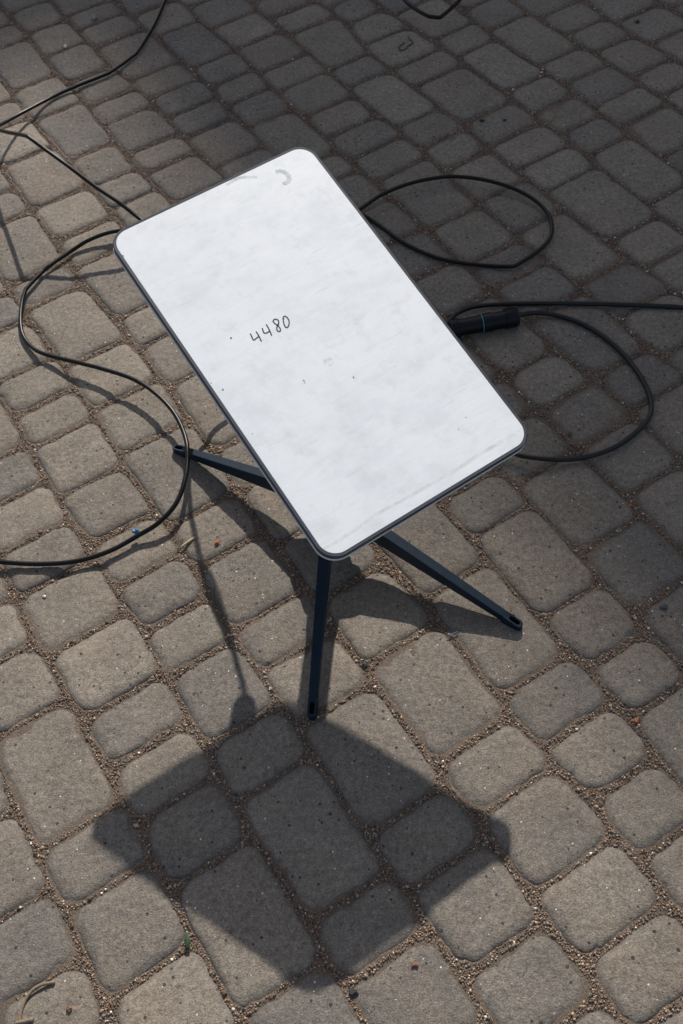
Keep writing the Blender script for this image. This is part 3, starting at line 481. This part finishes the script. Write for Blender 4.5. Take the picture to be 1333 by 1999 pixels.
for i, (sx, sy) in enumerate(SPECKS):
    vs, fs = [], []
    r_ = [.0009, .0006, .0008, .0006, .0009, .0011, .0005, .0005, .0005, .0006, .0006, .0004, .0004][i]
    b0 = len(vs)
    for j in range(8):
        a_ = j * math.pi / 4; rr = r_ * (1 + .3 * math.sin(j * 2.1 + i)); vs.append((sx + rr * math.cos(a_), sy + rr * 1.3 * math.sin(a_), .0005))
    fs.append(tuple(range(b0, b0 + 8)))
    sp_ = mesh_obj('dirt_speck', vs, fs, M_INK, None, False); put_dish(sp_)

# stand
def put_local(o): o.parent = ant; o.matrix_parent_inverse = inv.copy()
def make_leg(ang, L_):
    ca, sa = math.cos(ang), math.sin(ang)
    def W_(r, s, z_): return (HUB[0] + r * ca - s * sa, HUB[1] + r * sa + s * ca, z_)
    vs, fs = [], []
    rs = [L_ * f_ for f_ in (0.0, .1, .2, .33, .46, .59, .72, .83)] + [L_ - .031]
    hole_c = L_ - .0125; endr = .0058
    def prof(r):
        f = min(r / L_, 1); top = .090 + (.0105 - .090) * f ** 1.03; dep = .042 + (.0105 - .042) * f ** .9
        return top, max(top - dep, .0005), .0092 + (.0058 - .0092) * f
    ns = 6
    for r in rs:
        top, bot, hw = prof(r); ch = .0012
        bw = hw * .92
        vs += [W_(r, -hw, top - ch), W_(r, -hw + ch, top), W_(r, hw - ch, top), W_(r, hw, top - ch), W_(r, bw, bot), W_(r, -bw, bot)]
    for i in range(len(rs) - 1):
        for j in range(ns):
            a_ = i * ns + j; b_ = i * ns + (j + 1) % ns; fs.append((a_, a_ + ns, b_ + ns, b_))
    fs.append(tuple(range(ns)))
    # foot end with an elongated slot
    K = 48; r0 = rs[-1]; t0, b0_, h0 = prof(r0)
    outer, inner = [], []
    for k_ in range(K):
        a_ = 2 * math.pi * k_ / K; dx, dy = math.cos(a_), math.sin(a_)
        # outer outline: straight back edge at r0, sides at +-h, round tip
        best = 1e9
        if dx < 0: best = min(best, (r0 - hole_c) / dx)
        hw = .0060
        if abs(dy) > 1e-6: best = min(best, hw / abs(dy))
        # round tip: circle centre (L_-hw)
        cx = L_ - hw - hole_c
        bq = dx * cx; disc = bq * bq - (cx * cx - hw * hw)
        if disc > 0 and dx > 0:
            tt = bq + math.sqrt(disc)
            if tt * dx > cx: best = min(best, tt)
        ox, oy = dx * best, dy * best
        # slot: stadium half length .0058, half width .0033
        sl_, sw_ = .0050, .0032
        best2 = sw_ / abs(dy) if abs(dy) > 1e-6 else 1e9
        if best2 * abs(dx) > sl_:
            bq = abs(dx) * sl_; disc = bq * bq - (sl_ * sl_ - sw_ * sw_); best2 = bq + math.sqrt(max(disc, 0))
        outer.append((hole_c + ox, oy)); inner.append((hole_c + dx * best2, dy * best2))
    def tz(r): return prof(r)[0]
    b1 = len(vs)
    for (r, s) in outer: vs.append(W_(r, s, .0))          # bottom outline
    for (r, s) in outer: vs.append(W_(r, s, tz(r) - .001))
    for (r, s) in outer:
        vs.append(W_(hole_c + (r - hole_c) * .955 if r > r0 + .0005 else r, s * .90, tz(r)))
    for (r, s) in inner: vs.append(W_(r, s, tz(r) - .0004))
    for (r, s) in inner: vs.append(W_(r, s, .0022))
    for l_ in range(4):
        for k_ in range(K):
            a_ = b1 + l_ * K + k_; b_ = b1 + l_ * K + (k_ + 1) % K; fs.append((a_, b_, b_ + K, a_ + K))
    fs.append(tuple(range(b1, b1 + K))[::-1])
    o = mesh_obj('leg', vs, fs, M_LEG, None); put_local(o)
    fl = mesh_obj('slot', [W_(r, s, .0030) for r, s in inner], [tuple(range(K))], M_SLOT, None, False); fl.parent = o; 
    bm = bmesh.new(); bm.from_mesh(o.data); bmesh.ops.recalc_face_normals(bm, faces=bm.faces); bm.to_mesh(o.data); bm.free()
    mod = o.modifiers.new('e', 'EDGE_SPLIT'); mod.split_angle = math.radians(30)
    return o
angs = LEG_ANG
for a_, l_ in zip(angs, LEG_LEN): make_leg(a_, l_)
# hub: lobed body with fillets running out along the legs
vs, fs = [], []; K = 96
lv = [(.80, .046), (.97, .050), (1.0, .056), (1.0, .086), (.97, .0915), (.85, .0935)]
for s_, z_ in lv:
    for k_ in range(K):
        a_ = 2 * math.pi * k_ / K
        dmin = min(abs(math.atan2(math.sin(a_ - b_), math.cos(a_ - b_))) for b_ in angs)
        r_ = .034 + .030 * math.exp(-(dmin / .30) ** 2)
        vs.append((HUB[0] + r_ * s_ * math.cos(a_), HUB[1] + r_ * s_ * math.sin(a_), z_ - .004 - (r_ - .034) * .32))
for i in range(len(lv) - 1):
    for k_ in range(K):
        a_ = i * K + k_; b_ = i * K + (k_ + 1) % K; fs.append((a_, b_, b_ + K, a_ + K))
fs.append(tuple(range(K))[::-1]); fs.append(tuple(range((len(lv) - 1) * K, len(lv) * K)))
hub = mesh_obj('hub', vs, fs, M_LEG, None); put_local(hub)
def lathe(name, prof, p0, axis, mat, K=32, cap=True):
    p0 = Vector(p0); ax = Vector(axis).normalized(); u_ = ax.orthogonal().normalized(); w_ = ax.cross(u_)
    vs, fs = [], []
    for h_, r_ in prof:
        for k_ in range(K):
            a_ = 2 * math.pi * k_ / K; vs.append(p0 + ax * h_ + u_ * r_ * math.cos(a_) + w_ * r_ * math.sin(a_))
    for i in range(len(prof) - 1):
        for k_ in range(K):
            a_ = i * K + k_; b_ = i * K + (k_ + 1) % K; fs.append((a_, b_, b_ + K, a_ + K))
    if cap: fs.append(tuple(range(K))[::-1]); fs.append(tuple(range((len(prof) - 1) * K, len(prof) * K)))
    o = mesh_obj(name, vs, fs, mat, None)
    mod = o.modifiers.new('e', 'EDGE_SPLIT'); mod.split_angle = math.radians(38)
    return o
mast = lathe('mast', [(.086, .0235), (.12, .0225), (.125, .0205), (.318, .0205)], (HUB[0], HUB[1], 0), (0, 0, 1), M_SHELL); put_local(mast)
xd = Md @ Vector((1, 0, 0)); cd = DM @ Vector((0, -.03, -.056))
piv = lathe('tilt_housing', [(-.04, .020), (-.037, .024), (.037, .024), (.04, .020)], cd, xd, M_SHELL); put_local(piv)

# ------------------------------------------------------------------ cables
def tube(name, pts, r, mat, K=12, parent=None, wob=0):
    n = len(pts); vs, fs = [], []
    d0 = (pts[1] - pts[0]).normalized(); u_ = d0.orthogonal().normalized()
    for i, p in enumerate(pts):
        d = (pts[min(i + 1, n - 1)] - pts[max(i - 1, 0)])
        d = d.normalized() if d.length > 1e-9 else d0
        u_ = (u_ - d * u_.dot(d)).normalized(); w_ = d.cross(u_)
        rr = r[i] if hasattr(r, '__len__') else r
        for k_ in range(K):
            a_ = 2 * math.pi * k_ / K; vs.append(p + (u_ * math.cos(a_) + w_ * math.sin(a_)) * rr)
        d0 = d
    for i in range(n - 1):
        for k_ in range(K):
            a_ = i * K + k_; b_ = i * K + (k_ + 1) % K; fs.append((a_, b_, b_ + K, a_ + K))
    fs.append(tuple(range(K))[::-1]); fs.append(tuple(range((n - 1) * K, n * K)))
    return mesh_obj(name, vs, fs, mat, parent)
cA = tube('cable', catmull(CABLE_A, 10), .0037, M_CAB)
tag(cA, 'kinked glossy black cable zigzagging in at upper left and looping left of the panel', 'cable')
cF = tube('cable', catmull(CABLE_F, 10), .0044, M_CAB)
tag(cF, 'short bend of black cable dipping in from the top edge of the photo', 'cable')
cD = empty('extension_cable', CONN[0])
def at(o, par):
    o.parent = par; o.matrix_parent_inverse = Matrix.Translation(-par.location)
tag(cD, 'thick black cable with a black inline connector and teal ring, right of the panel', 'cable')
at(tube('cable_lead', catmull(CABLE_D, 10), .0040, M_CAB2), cD)
cE = catmull(CABLE_E, 10)
rr = []
S0 = Vector(SUN)
for p in cE:
    z_ = p.z; r_ = .0040
    if .238 < z_ < .275: r_ = .0040 + .0042 * math.sin(math.pi * (z_ - .238) / .037)
    rr.append(r_)
at(tube('cable_lead', cE, rr, M_CAB2), cD)
c0 = Vector(CONN[0]); c1 = Vector(CONN[1]); ax = (c1 - c0).normalized(); LC = (c1 - c0).length
prof = [(h_, r_ * 1.28) for h_, r_ in [(0, .0055), (.001, .0108), (.003, .0122), (.016, .0126), (.018, .0126), (.0185, .0112), (.052, .0114), (.0525, .0122), (.058, .0122), (.0585, .0126), (.072, .0128), (.0725, .0120), (.076, .0120),
        (.0765, .0114), (LC - .024, .0116), (LC - .0235, .0130), (LC - .004, .0130), (LC - .0015, .0118), (LC, .006)]]
con = lathe('connector', prof, c0, ax, M_CONN, 36); at(con, cD)
tr = lathe('teal_ring', [(.0545, .0158), (.0549, .0162), (.0557, .0162), (.0561, .0158)], c0, ax, M_TEAL, 36); tr.parent = con; tr.matrix_parent_inverse = Matrix.Identity(4)
# grip ribs on both end nuts
vs, fs = [], []
u_ = ax.orthogonal().normalized(); w_ = ax.cross(u_)
for (h0_, h1_, rb) in ((.004, .0155, .0161), (LC - .022, LC - .006, .0166)):
    vs, fs = [], []
    for k_ in range(18):
        a_ = 2 * math.pi * k_ / 18; b0 = len(vs)
        for h_ in (h0_, h1_):
            for (da, dr) in ((-.06, -.0004), (-.04, .0007), (.04, .0007), (.06, -.0004)):
                vs.append(c0 + ax * h_ + (u_ * math.cos(a_ + da) + w_ * math.sin(a_ + da)) * (rb + dr))
        fs += [(b0, b0 + 1, b0 + 5, b0 + 4), (b0 + 1, b0 + 2, b0 + 6, b0 + 5), (b0 + 2, b0 + 3, b0 + 7, b0 + 6), (b0, b0 + 3, b0 + 2, b0 + 1), (b0 + 4, b0 + 5, b0 + 6, b0 + 7)]
    go = mesh_obj('grip_ribs', vs, fs, M_CONN, None, False); go.parent = con; go.matrix_parent_inverse = Matrix.Identity(4)
pl0 = Vector(PLUG); pl1 = Vector(PLUG_END); pd = (pl1 - pl0)
plug = lathe('plug', [(-.004, .009), (0, .0140), (.004, .0160), (.034, .0170), (.038, .014)], pl0, pd, M_CONN, 24); at(plug, cD)

# ------------------------------------------------------------------ litter on the stones
def litter_tube(name, P, r, mat, label, cat, dz=0, sub=6, tap=False):
    pts = catmull([(p[0], p[1], p[2] + dz, 0) for p in P], sub); n = len(pts)
    c = sum(pts, Vector()) / n
    rad_ = [r * (1 - .55 * abs(2 * i / (n - 1) - 1) ** 2) if tap else r for i in range(n)]
    o = tube(name, pts, rad_, mat, 7); tag(o, label, cat); return o
M_TWIG = plain('dry_twig', (.20, .155, .11), .8, .2, 300, .3); M_STRAW = plain('straw', (.42, .32, .20), .8, .2, 300, .25)
M_WIRE = plain('thin_black_wire', (.008, .008, .009), .5, .4); M_BLUE = plain('blue_plastic_thread', (.03, .11, .22), .5, .4); M_BT = plain('blue_tape', (.04, .15, .30), .45, .4, 400, .5)
M_LEAF = plain('green_leaf', (.022, .050, .020), .6, .3, 200, .3)
litter_tube('twig', TWIG_P, .0021, M_TWIG, 'curved dry brown stalk lying at the bottom left corner', 'twig', .0022)
litter_tube('twig', TWIG2_P, .0026, M_TWIG, 'short broken dry stalk at the foot of the curved one, bottom left', 'twig', .0026)
litter_tube('straw', STRAW_P, .0021, M_STRAW, 'pale splinter of dry straw beside the thin cable shadow', 'straw', .0028, 6, True)
litter_tube('wire', WIRE_P, .0011, M_WIRE, 'small bent piece of thin black wire on a shaded paver near the top', 'wire', .0016)
litter_tube('thread', THREAD_P, .0008, M_BLUE, 'short dark blue plastic thread under the right-hand leg shadow', 'thread', .0016)
p0, p1 = Vector(LEAF_P[0]), Vector(LEAF_P[1]); d = (p1 - p0); s = Vector((-d.y, d.x, 0)).normalized()
vs, fs = [], []
for i in range(9):
    t_ = i / 8; w = .0034 * (math.sin(math.pi * min(max(t_, .08), .93)) ** .45); p = p0 + d * t_ + Vector((0, 0, .003 + .002 * math.sin(3 * t_)))
    vs += [p - s * w + Vector((0, 0, .0012)), p, p + s * w + Vector((0, 0, .0012))]
for i in range(8):
    k_ = 3 * i; fs += [(k_, k_ + 1, k_ + 4, k_ + 3), (k_ + 1, k_ + 2, k_ + 5, k_ + 4)]
lf = mesh_obj('leaf', vs, fs, M_LEAF); md = lf.modifiers.new('s', 'SOLIDIFY'); md.thickness = .0004
tag(lf, 'small narrow green leaf in the joint below the panel shadow', 'leaf')
from mathutils.bvhtree import BVHTree
dg = bpy.context.evaluated_depsgraph_get()
BV = [BVHTree.FromObject(o_, dg) for o_ in (pave, sand)]
def surf_z(x_, y_):
    h_ = [t.ray_cast(Vector((x_, y_, .2)), Vector((0, 0, -1)))[0] for t in BV]
    return max([v_.z for v_ in h_ if v_ is not None] + [-.01])
def rock(name, p, r, mat, seed, flat=.8):
    bm = bmesh.new(); bmesh.ops.create_icosphere(bm, subdivisions=2, radius=r)
    for v in bm.verts:
        f_ = 1 + .8 * mnoise.noise(v.co / r * 1.3 + Vector((seed * 7.1, 0, 0))); v.co = Vector((v.co.x * f_ * 1.15, v.co.y * f_, v.co.z * f_ * flat))
        v.co += Vector(p) + Vector((0, 0, r * .45))
    me = bpy.data.meshes.new(name); bm.to_mesh(me); bm.free(); me.materials.append(mat)
    o = bpy.data.objects.new(name, me); COL.objects.link(o); return o
sc_ = rock('tape_scrap', (SCRAP_P[0][0], SCRAP_P[0][1], .0095), .0045, M_BT, 3, .9)
tag(sc_, 'crumpled scrap of blue tape stuck on the black cable left of the stand', 'tape scrap')
pc = dict(o=(.34, .11, .05), p=(.50, .36, .22), w=(.66, .63, .58), k=(.03, .032, .036), b=(.17, .09, .06), f=(.22, .20, .16), g=(.03, .14, .09), t=(.05, .07, .075))
pm = {k_: plain('stone_' + n_, pc[k_], .75, .3, 500, .25) for k_, n_ in zip('opwkbfgt', ('orange', 'peach', 'white', 'black', 'brown', 'buff', 'green', 'slate'))}
plabel = PEB_LABELS
for i, (x_, y_, r_, c_) in enumerate(PEBBLES):
    o = rock('pebble', (x_, y_, surf_z(x_, y_)), r_, pm[c_], i, .8)
    tag(o, plabel[i], 'pebble', 'loose pebbles and chips on the paving')
